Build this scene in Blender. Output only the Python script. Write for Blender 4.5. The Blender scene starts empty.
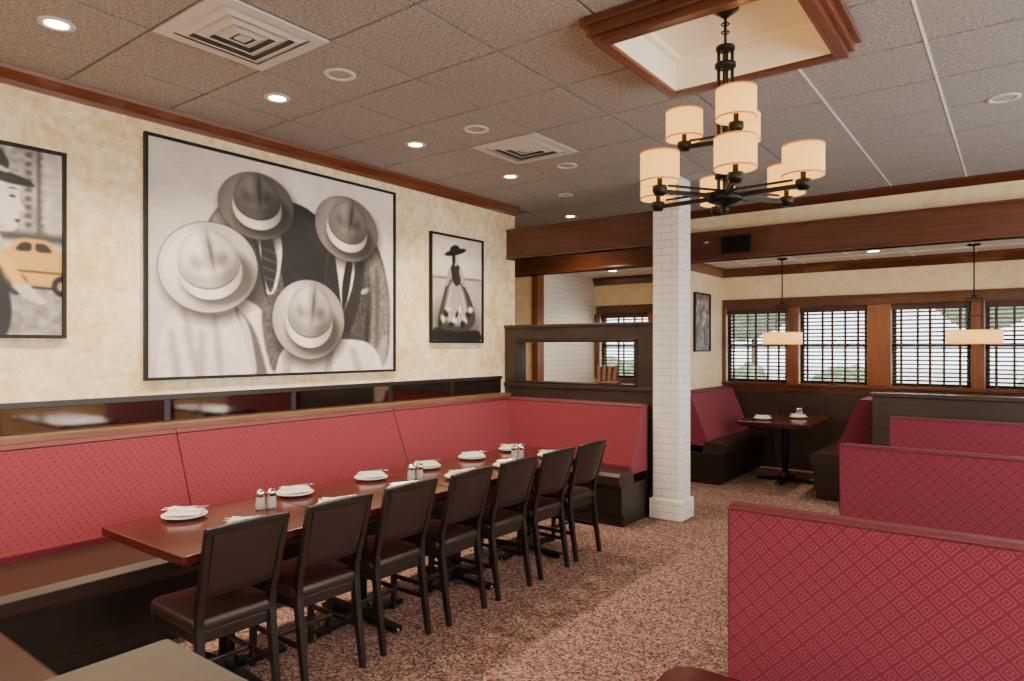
import bpy, math, random, bmesh
import numpy as np
from mathutils import Vector, Matrix
random.seed(4); np.random.seed(4)
C = bpy.context.scene.collection

# ---------------------------------------------------------------- materials
def M(name, col=(.5,.5,.5), rough=.5, metal=0, emis=None, es=0, coat=0, spec=.5):
    m = bpy.data.materials.new(name); m.use_nodes = True
    b = m.node_tree.nodes['Principled BSDF']
    b.inputs['Base Color'].default_value = (*col, 1)
    b.inputs['Roughness'].default_value = rough
    b.inputs['Metallic'].default_value = metal
    b.inputs['Coat Weight'].default_value = coat
    b.inputs['Specular IOR Level'].default_value = spec
    if emis:
        b.inputs['Emission Color'].default_value = (*emis, 1)
        b.inputs['Emission Strength'].default_value = es
    return m
class N:
    def __init__(s, m):
        s.t = m.node_tree; s.b = s.t.nodes['Principled BSDF']; s.co = s.t.nodes.new('ShaderNodeTexCoord').outputs['Object']
    def n(s, typ):
        return s.t.nodes.new(typ)
    def l(s, a, b): s.t.links.new(a, b)
    def val(s, sock, v):
        if isinstance(v, bpy.types.NodeSocket): s.l(v, sock)
        else: sock.default_value = v
    def math(s, op, a, b=0.0, c=0.0):
        x = s.t.nodes.new('ShaderNodeMath'); x.operation = op
        s.val(x.inputs[0], a); s.val(x.inputs[1], b); s.val(x.inputs[2], c)
        return x.outputs[0]
    def sep(s, v):
        x = s.t.nodes.new('ShaderNodeSeparateXYZ'); s.l(v, x.inputs[0]); return x.outputs
    def comb(s, a, b, c):
        x = s.t.nodes.new('ShaderNodeCombineXYZ')
        for i, v in enumerate((a, b, c)): s.val(x.inputs[i], v)
        return x.outputs[0]
    def ramp(s, f, stops, interp='LINEAR'):
        x = s.t.nodes.new('ShaderNodeValToRGB'); s.l(f, x.inputs[0]); r = x.color_ramp; r.interpolation = interp
        while len(r.elements) < len(stops): r.elements.new(.5)
        for e, (p, c) in zip(r.elements, stops): e.position = p; e.color = (*c, 1)
        return x.outputs[0]
    def noise(s, vec, scale, detail=4, rough=.6):
        x = s.n('ShaderNodeTexNoise'); x.inputs['Scale'].default_value = scale
        x.inputs['Detail'].default_value = detail; x.inputs['Roughness'].default_value = rough
        s.l(vec, x.inputs['Vector']); return x.outputs[0]
    def scale(s, sx, sy, sz):
        x = s.t.nodes.new('ShaderNodeMapping'); x.inputs['Scale'].default_value = (sx, sy, sz)
        s.l(s.co, x.inputs[0]); return x.outputs[0]
    def bump(s, h, st=.3, d=.01):
        x = s.t.nodes.new('ShaderNodeBump'); x.inputs['Strength'].default_value = st; x.inputs['Distance'].default_value = d
        s.l(h, x.inputs['Height']); s.l(x.outputs[0], s.b.inputs['Normal'])
    def col(s, o): s.l(o, s.b.inputs['Base Color'])

def cream(name, a, b):
    m = M(name, a, .75); n = N(m)
    f = n.noise(n.co, 2.2, 8, .72); g = n.noise(n.co, 14, 6, .75)
    f = n.math('ADD', n.math('MULTIPLY', f, .5), n.math('MULTIPLY', g, .5))
    n.col(n.ramp(f, [(.41, a), (.49, tuple((p+q)/2 for p, q in zip(a, b))), (.56, b)])); n.bump(g, .15, .01); return m
WALL = cream('faux_plaster_cream', (.78,.53,.24), (.97,.84,.58))
WALL2 = cream('plaster_back_room', (.86,.64,.34), (.94,.80,.52))

def brickmat(name, c1, c2):
    m = M(name, c1, .5); n = N(m); x, y, z = n.sep(n.co)
    v = n.comb(n.math('ADD', x, y), z, 0.0)
    b = n.n('ShaderNodeTexBrick'); n.l(v, b.inputs['Vector'])
    b.inputs['Scale'].default_value = 1; b.inputs['Brick Width'].default_value = .2; b.inputs['Row Height'].default_value = .07
    b.inputs['Mortar Size'].default_value = .007; b.inputs['Mortar Smooth'].default_value = .6
    b.inputs['Color1'].default_value = (*c1, 1); b.inputs['Color2'].default_value = (*c1, 1); b.inputs['Mortar'].default_value = (*c2, 1)
    n.l(b.outputs['Color'], n.b.inputs['Base Color'])
    h = n.math('ADD', n.math('MULTIPLY', b.outputs['Fac'], -1.0), n.math('MULTIPLY', n.noise(n.co, 40, 3), .3))
    n.bump(h, .6, .006); return m
BRICK = brickmat('painted_white_brick', (.84,.81,.76), (.68,.64,.58))

def wood(name, a, b, rough=.35, ax='x', coat=.3, spec=.5):
    m = M(name, a, rough, coat=coat, spec=spec); n = N(m)
    s = {'x': (1.5, 22, 22), 'y': (22, 1.5, 22), 'z': (22, 22, 1.5)}[ax]
    f = n.noise(n.scale(*s), 1.6, 6, .65)
    n.col(n.ramp(f, [(.3, a), (.7, b)])); return m
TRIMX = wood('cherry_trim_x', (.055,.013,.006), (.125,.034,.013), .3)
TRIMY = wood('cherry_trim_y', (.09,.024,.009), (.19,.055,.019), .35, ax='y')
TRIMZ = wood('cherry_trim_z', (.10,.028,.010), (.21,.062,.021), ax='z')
DARK = wood('espresso_wood', (.008,.005,.004), (.017,.010,.007), .38, 'z', .1)
DARKP = wood('dark_panel', (.020,.012,.010), (.040,.025,.019), .4, 'x', .1)
TABLE = wood('mahogany_table', (.042,.006,.005), (.098,.014,.010), .17, 'y', .0, .36)
GTABLE = wood('taupe_laminate', (.060,.047,.036), (.085,.068,.052), .4, 'y', .0, .35)
BLIND = wood('blind_wood', (.030,.010,.006), (.065,.022,.012), .45, 'x', .0)

def fabric(name, a, b, k, mode):
    m = M(name, a, .8, spec=.25); n = N(m); x, y, z = n.sep(n.co)
    h = n.math('ADD', x, y)
    p = n.math('MULTIPLY', n.math('ADD', h, z), k); q = n.math('MULTIPLY', n.math('SUBTRACT', h, z), k)
    fp = n.math('ABSOLUTE', n.math('SUBTRACT', n.math('FRACT', p), .5)); fq = n.math('ABSOLUTE', n.math('SUBTRACT', n.math('FRACT', q), .5))
    d = n.math('MAXIMUM', fp, fq)
    if mode == 'ring':
        w = n.math('SINE', n.math('MULTIPLY', d, 31.0))
        f = n.math('MULTIPLY_ADD', w, .5, .5)
    else:
        f = n.math('SUBTRACT', 1.0, n.math('SMOOTH_MIN', n.math('MULTIPLY', d, 4.0), 1.0, .1))
    f = n.math('ADD', n.math('MULTIPLY', f, .75), n.math('MULTIPLY', n.noise(n.co, 300, 2), .25))
    n.col(n.ramp(f, [(.25, a), (.75, b)])); n.bump(f, .2, .003)
    n.b.inputs['Sheen Weight'].default_value = .2
    n.b.inputs['Sheen Tint'].default_value = (1, .7, .78, 1)
    return m
RED = fabric('red_diamond_fabric', (.235,.034,.060), (.135,.014,.030), 16, 'ring')
RED2 = fabric('red_dotted_fabric', (.195,.024,.038), (.105,.011,.018), 22, 'dot')
PIPE = M('maroon_piping', (.10,.010,.017), .6)
def vinyl(name, c, r=.38, sp=.4):
    m = M(name, c, r, spec=sp); n = N(m); f = n.noise(n.co, 160, 3); n.bump(f, .12, .002); return m
VINYL = vinyl('brown_vinyl', (.034,.016,.011))
CVINYL = vinyl('chair_vinyl', (.024,.013,.010))
CHROME = M('chrome', (.8,.8,.8), .12, 1)
BLACKM = M('blackened_metal', (.015,.014,.013), .4, .7)
FRAME = M('black_picture_frame', (.008,.007,.006), .45, spec=.3)
PORC = M('white_porcelain', (.85,.83,.78), .15)
NAPKIN = M('napkin_linen', (.85,.82,.78), .8)
WHITE = M('painted_white', (.62,.59,.55), .5)
VENTW = M('vent_enamel', (.60,.57,.53), .5)
OFFW = M('coffer_plaster', (.90,.84,.70), .7)
MIRROR = M('bronze_mirror', (.20,.15,.12), .05, 1)
SHADE = M('lit_fabric_shade', (.30,.15,.04), .8, emis=(1,.50,.105), es=2.1)
BULB = M('bulb_glow', (1,.9,.7), .5, emis=(1,.62,.25), es=9)
SHTRIM = M('shade_trim', (.4,.2,.06), .6, emis=(1,.25,.03), es=.5)
PSHADE = M('pendant_shade', (.30,.16,.05), .8, emis=(1,.52,.12), es=2.0)
LAMP = M('downlight_lens', (1,1,1), .5, emis=(1,.86,.66), es=40)
LAMPOFF = M('speaker_grille', (.38,.35,.32), .6)
FILLGLOW = M('fill_panel_glow', (1,1,1), .5, emis=(1,.87,.72), es=26)  # emission for the added fill panels, not a known fixture
SALTM = M('salt', (.45,.43,.4), .2)
def glassmat():
    m = bpy.data.materials.new('window_glass'); m.use_nodes = True; t = m.node_tree; t.nodes.clear()
    o = t.nodes.new('ShaderNodeOutputMaterial'); mx = t.nodes.new('ShaderNodeMixShader'); a = t.nodes.new('ShaderNodeBsdfTransparent'); g = t.nodes.new('ShaderNodeBsdfGlossy')
    g.inputs['Roughness'].default_value = .02; mx.inputs[0].default_value = .05
    t.links.new(a.outputs[0], mx.inputs[1]); t.links.new(g.outputs[0], mx.inputs[2]); t.links.new(mx.outputs[0], o.inputs[0]); return m
GLASS = glassmat()
TILE = M('acoustic_tile', (.3,.27,.25), .9); n = N(TILE)
f = n.noise(n.co, 70, 6, .75)
n.col(n.ramp(f, [(.33, (.17,.155,.14)), (.5, (.35,.325,.30)), (.68, (.53,.50,.465))])); n.bump(f, .6, .010)
TBAR = M('ceiling_tbar', (.16,.14,.13), .6)
TBARL = M('ceiling_tbar_light', (.85,.82,.78), .5)
CEIL2 = M('back_room_ceiling', (.72,.67,.60), .8)
CARPET = M('speckled_carpet', (.3,.2,.16), .95, spec=.1); n = N(CARPET)
v = n.n('ShaderNodeTexVoronoi'); v.inputs['Scale'].default_value = 90
w = n.n('ShaderNodeVectorMath'); w.operation = 'ADD'
nz = n.n('ShaderNodeTexNoise'); nz.inputs['Scale'].default_value = 40; n.l(n.co, nz.inputs['Vector'])
sc = n.n('ShaderNodeVectorMath'); sc.operation = 'SCALE'; n.l(nz.outputs['Color'], sc.inputs[0]); sc.inputs['Scale'].default_value = .03
n.l(n.co, w.inputs[0]); n.l(sc.outputs[0], w.inputs[1]); n.l(w.outputs[0], v.inputs['Vector'])
cs = n.sep(v.outputs['Color'])
c = n.ramp(cs[0], [(0, (.085,.045,.042)), (.18, (.32,.19,.145)), (.40, (.20,.095,.08)), (.60, (.44,.29,.225)), (.78, (.13,.10,.10)), (.9, (.30,.14,.115))], 'CONSTANT')
n.col(c); n.bump(n.noise(n.co, 220, 2), .5, .006)
ASPH = M('asphalt', (.6,.6,.6), .9)
LEAF = M('foliage', (.07,.14,.04), .8); n = N(LEAF); n.col(n.ramp(n.noise(n.co, 8, 5), [(.35, (.06,.10,.04)), (.65, (.22,.30,.15))]))
BARK = M('bark', (.1,.07,.05), .9)

# ---------------------------------------------------------------- mesh builder
class MB:
    def __init__(s): s.v = []; s.f = []; s.m = []; s.s = []; s.mats = []
    def mi(s, m):
        if m not in s.mats: s.mats.append(m)
        return s.mats.index(m)
    def add(s, vs, fs, m, sm=False):
        o = len(s.v); s.v += [tuple(p) for p in vs]; k = s.mi(m)
        for i, f in enumerate(fs):
            s.f.append([o+j for j in f]); s.m.append(k); s.s.append(sm[i] if isinstance(sm, list) else sm)
    def box(s, x0, x1, y0, y1, z0, z1, m):
        s.add([(x0,y0,z0),(x1,y0,z0),(x1,y1,z0),(x0,y1,z0),(x0,y0,z1),(x1,y0,z1),(x1,y1,z1),(x0,y1,z1)],
              [(0,3,2,1),(4,5,6,7),(0,1,5,4),(1,2,6,5),(2,3,7,6),(3,0,4,7)], m)
    def obox(s, c, sz, m, rx=0, ry=0, rz=0):
        R = Matrix.Rotation(rz,3,'Z') @ Matrix.Rotation(ry,3,'Y') @ Matrix.Rotation(rx,3,'X')
        a, b, d = sz[0]/2, sz[1]/2, sz[2]/2
        P = [(-a,-b,-d),(a,-b,-d),(a,b,-d),(-a,b,-d),(-a,-b,d),(a,-b,d),(a,b,d),(-a,b,d)]
        s.add([Vector(c)+R@Vector(p) for p in P], [(0,3,2,1),(4,5,6,7),(0,1,5,4),(1,2,6,5),(2,3,7,6),(3,0,4,7)], m)
    def cyl(s, p0, p1, r0, m, r1=None, n=16):
        r1 = r0 if r1 is None else r1; p0, p1 = Vector(p0), Vector(p1); d = (p1-p0).normalized()
        a = d.orthogonal().normalized(); b = d.cross(a); vs = []
        for p, r in ((p0, r0), (p1, r1)):
            for i in range(n):
                t = 2*math.pi*i/n; vs.append(p+(a*math.cos(t)+b*math.sin(t))*r)
        fs = [(i,(i+1)%n,n+(i+1)%n,n+i) for i in range(n)]+[tuple(range(n))[::-1], tuple(range(n,2*n))]
        s.add(vs, fs, m, [True]*n+[False]*2)
    def lathe(s, prof, c, m, n=24, sx=1, sy=1, sm=True, closed=False):
        vs = []; k = len(prof)
        for r, z in prof:
            for i in range(n):
                t = 2*math.pi*i/n; vs.append((c[0]+r*sx*math.cos(t), c[1]+r*sy*math.sin(t), c[2]+z))
        fs = []
        for j in range(k if closed else k-1):
            jn = (j+1) % k
            for i in range(n): fs.append((j*n+i, j*n+(i+1)%n, jn*n+(i+1)%n, jn*n+i))
        s.add(vs, fs, m, sm)
    def prism(s, prof, axis, a0, a1, m):
        k = len(prof); vs = []
        for a in (a0, a1):
            for p, q in prof:
                vs.append({'x': (a,p,q), 'y': (p,a,q), 'z': (p,q,a)}[axis])
        s.add(vs, [(i,(i+1)%k,k+(i+1)%k,k+i) for i in range(k)]+[tuple(range(k))[::-1], tuple(range(k,2*k))], m)
    def loft(s, secs, m, sm=False):
        vs = []
        for cx, cy, z, hx, hy in secs: vs += [(cx-hx,cy-hy,z),(cx+hx,cy-hy,z),(cx+hx,cy+hy,z),(cx-hx,cy+hy,z)]
        fs = [(3,2,1,0)]; k = len(secs)
        for j in range(k-1):
            for i in range(4): fs.append((4*j+i, 4*j+(i+1)%4, 4*j+4+(i+1)%4, 4*j+4+i))
        fs.append(tuple(range(4*k-4,4*k))); s.add(vs, fs, m, sm)
    def mesh(s, name):
        me = bpy.data.meshes.new(name); me.from_pydata(s.v, [], s.f)
        for m in s.mats: me.materials.append(m)
        me.polygons.foreach_set('material_index', s.m); me.polygons.foreach_set('use_smooth', s.s)
        b = bmesh.new(); b.from_mesh(me); bmesh.ops.recalc_face_normals(b, faces=b.faces); b.to_mesh(me); b.free()
        me.update(); return me
    def obj(s, name, loc=(0,0,0), rz=0, bevel=0, seg=2):
        return place(s.mesh(name), name, loc, rz, bevel, seg)
def place(me, name, loc=(0,0,0), rz=0, bevel=0, seg=2):
    o = bpy.data.objects.new(name, me); C.objects.link(o); o.location = loc; o.rotation_euler[2] = rz
    if bevel:
        b = o.modifiers.new('bevel', 'BEVEL'); b.width = bevel; b.segments = seg; b.limit_method = 'ANGLE'; b.angle_limit = math.radians(40)
    return o

XW = -4.55; ZC = 3.17; YS = 7.55; YW = 9.3; ZC2 = 2.68; XR = 2.4; YB = -3.0
# ---------------------------------------------------------------- shell
b = MB(); b.box(-7.3, XR+.2, YB-.2, YW+.2, -.1, 0, CARPET); b.obj('floor')
b = MB(); b.box(XW-.15, XW, YB, 6.12, 0, 3.4, WALL); b.obj('wall_left')
b = MB(); b.box(-7.3, XR+.15, YB-.15, YB, 0, 3.4, WALL); b.obj('wall_rear')
b = MB(); b.box(-7.3, XR, YS, YS+.12, 2.60, 3.4, WALL2); b.obj('wall_soffit')
b = MB(); b.box(-7.15, -5.34, 7.75, 7.9, 0, 2.75, WALL2); b.obj('wall_alcove_front')
b = MB(); b.box(-5.46, -5.34, 7.9, YW, 0, 2.75, BRICK); b.obj('wall_alcove_brick')
b = MB(); b.box(-5.43, -5.33, 7.70, 7.86, 0, 2.66, TRIMZ); b.obj('trim_alcove_corner', bevel=.006)
b = MB(); b.box(-7.3, -7.15, 5.9, 7.9, 0, 3.4, WALL2); b.obj('wall_alcove_end')
b = MB(); b.box(-7.3, XW-.15, 5.95, 6.1, 0, 3.4, WALL2); b.obj('wall_alcove_near')
b = MB(); b.box(-3.42, -3.3, 7.67, YW, 0, 2.75, WALL2); b.obj('wall_nook')
WINX = [(-5.25,-4.42),(-4.28,-3.5),(-3.25,-2.44),(-2.29,-1.49),(-1.23,-.43),(-.30,.5),(.76,1.56)]
Z0, Z1 = 1.12, 2.12
def wallx(name, y0, y1, xa, xb, z0, z1, zt, wins, m):
    b = MB(); b.box(xa, xb, y0, y1, 0, z0, m); b.box(xa, xb, y0, y1, z1, zt, m)
    e = [xa]+[q for w in wins for q in w]+[xb]
    for i in range(0, len(e), 2): b.box(e[i], e[i+1], y0, y1, z0, z1, m)
    return b.obj(name)
wallx('wall_windows', YW, YW+.15, -5.46, XR+.15, Z0, Z1, 2.85, WINX, WALL2)
b = MB(); WY = [(-2.4,-.4),(.2,2.2),(2.8,4.8),(5.3,7.1)]
b.box(XR, XR+.15, YB, YW, 0, .95, WALL2); b.box(XR, XR+.15, YB, YW, 2.45, 3.4, WALL2)
e = [YB]+[q for w_ in WY for q in w_]+[YW]
for i in range(0, len(e), 2): b.box(XR, XR+.15, e[i], e[i+1], .95, 2.45, WALL2)
b.obj('wall_right')
for i, (a, c) in enumerate(WY):
    b = MB(); x = XR+.05
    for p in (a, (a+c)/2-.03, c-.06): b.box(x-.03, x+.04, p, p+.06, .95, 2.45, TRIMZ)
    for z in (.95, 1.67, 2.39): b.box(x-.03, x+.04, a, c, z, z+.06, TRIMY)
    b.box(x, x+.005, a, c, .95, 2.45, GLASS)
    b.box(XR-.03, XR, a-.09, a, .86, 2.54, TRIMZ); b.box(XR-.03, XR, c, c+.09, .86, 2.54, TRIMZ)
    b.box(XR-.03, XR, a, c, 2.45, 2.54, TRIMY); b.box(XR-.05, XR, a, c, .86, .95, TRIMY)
    b.obj('window_%d' % (i+11))

# ceiling with coffer opening
CX0, CX1, CY0, CY1 = -1.57, -.74, 2.88, 3.66
b = MB(); h = .022
for (x0,x1,y0,y1) in ((-7.3,CX0-h,YB,YS),(CX1+h,XR,YB,YS),(CX0-h,CX1+h,YB,CY0-h),(CX0-h,CX1+h,CY1+h,YS)):
    b.box(x0, x1, y0, y1, ZC+.016, ZC+.25, TBAR)
b.obj('ceiling')
b = MB(); T = .61; g = .008
xs = [-.38+T*k for k in range(-12, 6)]; ys = [1.6+T*k for k in range(-8, 11)]
def tile(x0, x1, y0, y1):
    if x1-x0 > .02 and y1-y0 > .02: b.box(x0, x1, y0, y1, ZC, ZC+.02, TILE)
F0, F1, G0, G1 = CX0-.024, CX1+.024, CY0-.024, CY1+.024
for i in range(len(xs)-1):
    for j in range(len(ys)-1):
        x0, x1, y0, y1 = xs[i]+g, xs[i+1]-g, ys[j]+g, ys[j+1]-g
        if x0 < XW-.14 and y0 < 5.9: continue
        x0 = max(x0, -7.15); x1 = min(x1, XR); y0 = max(y0, YB); y1 = min(y1, YS-.005)
        if y0 < 6.1: x0 = max(x0, XW+.005)
        if x1 < F0 or x0 > F1 or y1 < G0 or y0 > G1: tile(x0, x1, y0, y1); continue
        xc = sorted({x0, x1, *[q for q in (F0, F1) if x0 < q < x1]}); yc = sorted({y0, y1, *[q for q in (G0, G1) if y0 < q < y1]})
        for p in range(len(xc)-1):
            for q in range(len(yc)-1):
                mx, my = (xc[p]+xc[p+1])/2, (yc[q]+yc[q+1])/2
                if not (F0 < mx < F1 and G0 < my < G1): tile(xc[p], xc[p+1], yc[q], yc[q+1])
b.obj('ceiling_tiles')
b = MB()
for x in xs:
    if x < XW or x < -1.1: continue
    b.box(x-.007, x+.007, YB, CY0-.14 if CX0-.12 < x < CX1+.12 else YS-.02, ZC-.003, ZC+.016, TBARL)
    if CX0-.12 < x < CX1+.12: b.box(x-.007, x+.007, CY1+.14, YS-.02, ZC-.003, ZC+.016, TBARL)
b.obj('ceiling_grid')
b = MB(); b.box(-7.15, XR, YS+.12, YW, ZC2, ZC2+.1, CEIL2); b.obj('ceiling_back_room')
b = MB()
for k in range(16): 
    x = -6.48+T*k
    b.box(x-.012, x+.012, YS+.12, YW, ZC2-.006, ZC2, TBARL)
for y in (8.2, 8.81): b.box(-5.3, XR, y-.012, y+.012, ZC2-.006, ZC2, TBARL)
b.obj('trim_back_ceiling_grid')

# coffer
b = MB(); zt = 3.26
for x0,x1,y0,y1 in ((CX0-.02,CX0,CY0-.02,CY1+.02),(CX1,CX1+.02,CY0-.02,CY1+.02),(CX0,CX1,CY0-.02,CY0),(CX0,CX1,CY1,CY1+.02)):
    b.box(x0,x1,y0,y1,3.07,zt,OFFW)
b.box(CX0-.02,CX1+.02,CY0-.02,CY1+.02,zt,zt+.02,OFFW)
for x0,x1,y0,y1 in ((CX0,CX0+.035,CY0,CY1),(CX1-.035,CX1,CY0,CY1),(CX0+.035,CX1-.035,CY0,CY0+.035),(CX0+.035,CX1-.035,CY1-.035,CY1)):
    b.box(x0,x1,y0,y1,zt-.035,zt,OFFW)
def ring(b, e0, e1, z0, z1):
    for x0,x1,y0,y1,m in ((CX0-e1,CX0-e0,CY0-e1,CY1+e1,TRIMY),(CX1+e0,CX1+e1,CY0-e1,CY1+e1,TRIMY),(CX0-e0,CX1+e0,CY0-e1,CY0-e0,TRIMX),(CX0-e0,CX1+e0,CY1+e0,CY1+e1,TRIMX)):
        b.box(x0,x1,y0,y1,z0,z1,m)
ring(b, .0, .02, 3.05, 3.07); ring(b, .02, .06, 3.05, 3.168); ring(b, .06, .085, 3.085, 3.168); ring(b, .085, .11, 3.13, 3.168)
b.obj('ceiling_coffer', bevel=.003)

# trims
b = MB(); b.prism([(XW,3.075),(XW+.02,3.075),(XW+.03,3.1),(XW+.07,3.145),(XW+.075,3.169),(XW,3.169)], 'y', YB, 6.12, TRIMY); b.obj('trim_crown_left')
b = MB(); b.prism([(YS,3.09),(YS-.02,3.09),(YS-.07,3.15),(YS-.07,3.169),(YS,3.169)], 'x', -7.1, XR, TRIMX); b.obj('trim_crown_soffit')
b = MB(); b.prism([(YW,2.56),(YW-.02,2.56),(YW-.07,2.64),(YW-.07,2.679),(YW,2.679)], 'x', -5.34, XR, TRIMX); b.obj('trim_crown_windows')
b = MB(); b.prism([(-3.3,2.56),(-3.28,2.56),(-3.23,2.64),(-3.23,2.679),(-3.3,2.679)], 'y', 7.67, YW-.07, TRIMY); b.obj('trim_crown_nook')
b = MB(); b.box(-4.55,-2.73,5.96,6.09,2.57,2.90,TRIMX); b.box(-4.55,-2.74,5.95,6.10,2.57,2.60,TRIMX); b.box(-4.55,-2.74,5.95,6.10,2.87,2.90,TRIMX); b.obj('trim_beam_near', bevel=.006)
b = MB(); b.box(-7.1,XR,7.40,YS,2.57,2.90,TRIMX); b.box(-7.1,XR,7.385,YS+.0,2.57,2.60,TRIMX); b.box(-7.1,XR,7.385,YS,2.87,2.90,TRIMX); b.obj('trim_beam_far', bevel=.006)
b = MB(); b.box(-2.63,-2.31,7.365,7.385,2.63,2.82,BLACKM)
for k in range(7): b.box(-2.61,-2.33,7.357,7.366,2.65+k*.023,2.66+k*.023,BLACKM)
b.obj('beam_speaker_grille', bevel=.003)
b = MB(); b.box(-2.745,-2.475,5.855,6.115,.17,3.169,BRICK); b.box(-2.77,-2.45,5.83,6.14,0,.19,BRICK); b.obj('brick_column', bevel=.012)
b = MB(); b.box(-5.3,XR,YW-.03,YW,0,1.0,DARKP)
for k in range(12): b.box(-5.2+k*.65,-5.15+k*.65,YW-.045,YW-.03,.02,1.0,DARKP)
b.obj('wainscot_windows', bevel=.004)

b = MB(); y = YW
b.box(-5.3,-3.43,y-.035,y,2.12,2.24,TRIMX); b.box(-3.29,1.8,y-.035,y,2.12,2.24,TRIMX); b.box(-3.29,1.8,y-.05,y,2.22,2.25,TRIMX)
b.box(-5.3,-3.43,y-.035,y,1.0,1.12,TRIMX); b.box(-3.29,1.8,y-.035,y,1.0,1.12,TRIMX); b.box(-3.29,1.8,y-.08,y,1.09,1.12,TRIMX)
e = [-3.29]+[q for w_ in WINX[2:] for q in w_]+[1.8]
for i in range(0, len(e), 2): b.box(e[i], e[i+1], y-.035, y, 1.12, 2.12, TRIMZ)
e = [-5.33]+[q for w_ in WINX[:2] for q in w_]+[-3.43]
for i in range(0, len(e), 2): b.box(e[i], e[i+1], y-.035, y, 1.12, 2.12, TRIMZ)
b.obj('trim_window_casing', bevel=.005)
for i, (xa, xb) in enumerate(WINX):
    b = MB(); yy = YW+.07
    for x in (xa, xb-.045): b.box(x, x+.045, yy, yy+.05, Z0, Z1, DARK)
    for z in (Z0, 1.6, Z1-.045): b.box(xa, xb, yy, yy+.05, z, z+.045, DARK)
    for k in (1,2): 
        x = xa+(xb-xa)*k/3; b.box(x-.012, x+.012, yy+.01, yy+.04, Z0, Z1, DARK)
    b.box(xa, xb, yy+.022, yy+.028, Z0, Z1, GLASS)
    b.obj('window_%d' % (i+1))
    b = MB(); n_ = 19
    b.box(xa+.01, xb-.01, YW+.0, YW+.06, Z1-.075, Z1-.002, BLIND)
    for k in range(n_):
        z = Z0+.03+k*(Z1-.1-Z0-.03)/(n_-1)
        b.obox(((xa+xb)/2, YW+.03, z), (xb-xa-.03, .050, .004), BLIND, rx=math.radians(-24))
    b.box(xa+.015, xb-.015, YW+.008, YW+.052, Z0+.003, Z0+.02, BLIND)
    for k in (.13, .5, .87):
        x = xa+(xb-xa)*k; b.box(x-.014, x+.014, YW+.002, YW+.004, Z0+.01, Z1-.03, BLIND)
    b.obj('window_blind')

# mirror strip + ledge
b = MB(); b.box(XW, XW+.012, -1.5, 5.85, 1.10, 1.25, MIRROR)
b.box(XW, XW+.03, -1.5, 5.85, 1.25, 1.285, DARK)
for yq in (-.2, 1.03, 2.22, 3.2, 4.22, 5.05): b.box(XW, XW+.018, yq-.02, yq+.02, 1.10, 1.25, DARK)
b.obj('wall_mirror_strip', bevel=.002)
LEDGE = wood('ledge_wood', (.13,.065,.038), (.23,.125,.075), .5, 'y', .0, .2)
b = MB(); b.box(XW, -4.42, -1.5, 5.88, 1.06, 1.10, LEDGE); b.obj('trim_ledge', bevel=.006)

# partition behind the return bench
b = MB(); y0, y1 = 5.92, 6.05
b.box(-4.54,-2.775,y0,y1,0,1.17,DARKP); b.box(-4.54,-2.775,y0-.02,y1+.02,1.17,1.21,DARKP)
b.box(-4.54,-4.38,y0,y1,1.2,1.83,DARKP); b.box(-2.93,-2.775,y0,y1,1.2,1.83,DARKP)
b.box(-4.38,-2.93,y0,y1,1.68,1.83,DARKP); b.box(-4.54,-2.775,y0-.02,y1+.02,1.81,1.84,DARKP)
for x0,x1,z0_,z1_ in ((-4.38,-4.35,1.21,1.68),(-2.96,-2.93,1.21,1.68),(-4.38,-2.93,1.65,1.68),(-4.38,-2.93,1.21,1.235)): b.box(x0,x1,y0-.01,y1+.01,z0_,z1_,DARK)
b.obj('partition_with_opening', bevel=.005)
b = MB(); b.box(-3.42,-3.16,5.95,6.03,1.236,1.26,LEDGE)
for k in range(4): b.obox((-3.38+k*.06, 5.99, 1.33+.01*(k%2)), (.035,.06,.15), LEDGE, ry=.05*k)
b.obj('menu_holder', bevel=.004)
b = MB(); b.box(-1.13,XR,7.32,7.42,0,1.12,DARKP); b.box(-1.15,XR,7.30,7.44,1.12,1.16,DARKP); b.obj('partition_low', bevel=.006)

# ---------------------------------------------------------------- benches
def bench(b, axis, base, dirn, a0, a1, seams, depth=.95, seat0=.34, red=RED2, seat_rng=None):
    P = lambda prof: [(base+dirn*d, z*1.0) for d, z in prof]
    pr = lambda prof, s, e, m: b.prism(P(prof), axis, s, e, m)
    e = [a0]+seams+[a1]
    for i in range(len(e)-1):
        pr([(.02,.44),(.36,.44),(.38,.52),(.27,.80),(.175,1.03),(.14,1.06),(.06,1.062),(.02,1.05)], e[i]+.004, e[i+1]-.004, red)
        pr([(.04,1.058),(.15,1.055),(.168,1.038),(.174,1.042),(.154,1.066),(.05,1.068)], e[i]+.002, e[i+1]-.002, PIPE)
    s0, s1 = seat_rng or (a0, a1)
    es = [s0]+[q for q in seams if s0 < q < s1]+[s1]
    for i in range(len(es)-1):
        pr([(seat0-.02,.36),(depth-.01,.36),(depth+.01,.39),(depth+.012,.45),(depth-.02,.478),(.6*depth,.49),(seat0,.48)], es[i]+.003, es[i+1]-.003, VINYL)
    pr([(.0,.0),(depth-.06,.0),(depth-.06,.10),(depth-.03,.11),(depth-.03,.36),(.0,.36)], s0, s1, DARK)
    pr([(.0,.30),(.05,.30),(.05,1.04),(.0,1.04)], a0, a1, DARK)
b = MB()
bench(b, 'y', XW+.01, 1, .14, 5.86, [2.2, 4.1], depth=.90, seat_rng=(.94, 5.28))
bench(b, 'x', 5.915, -1, -4.36, -2.80, [], depth=.60)
bench(b, 'x', .13, 1, -4.36, -2.25, [], depth=.80)
b.obj('banquette_bench', bevel=.012, seg=3)
b = MB(); bench(b, 'y', -3.295, 1, 7.68, 9.2, [], depth=.60, red=RED); b.obj('booth_bench', bevel=.012, seg=3)
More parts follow.
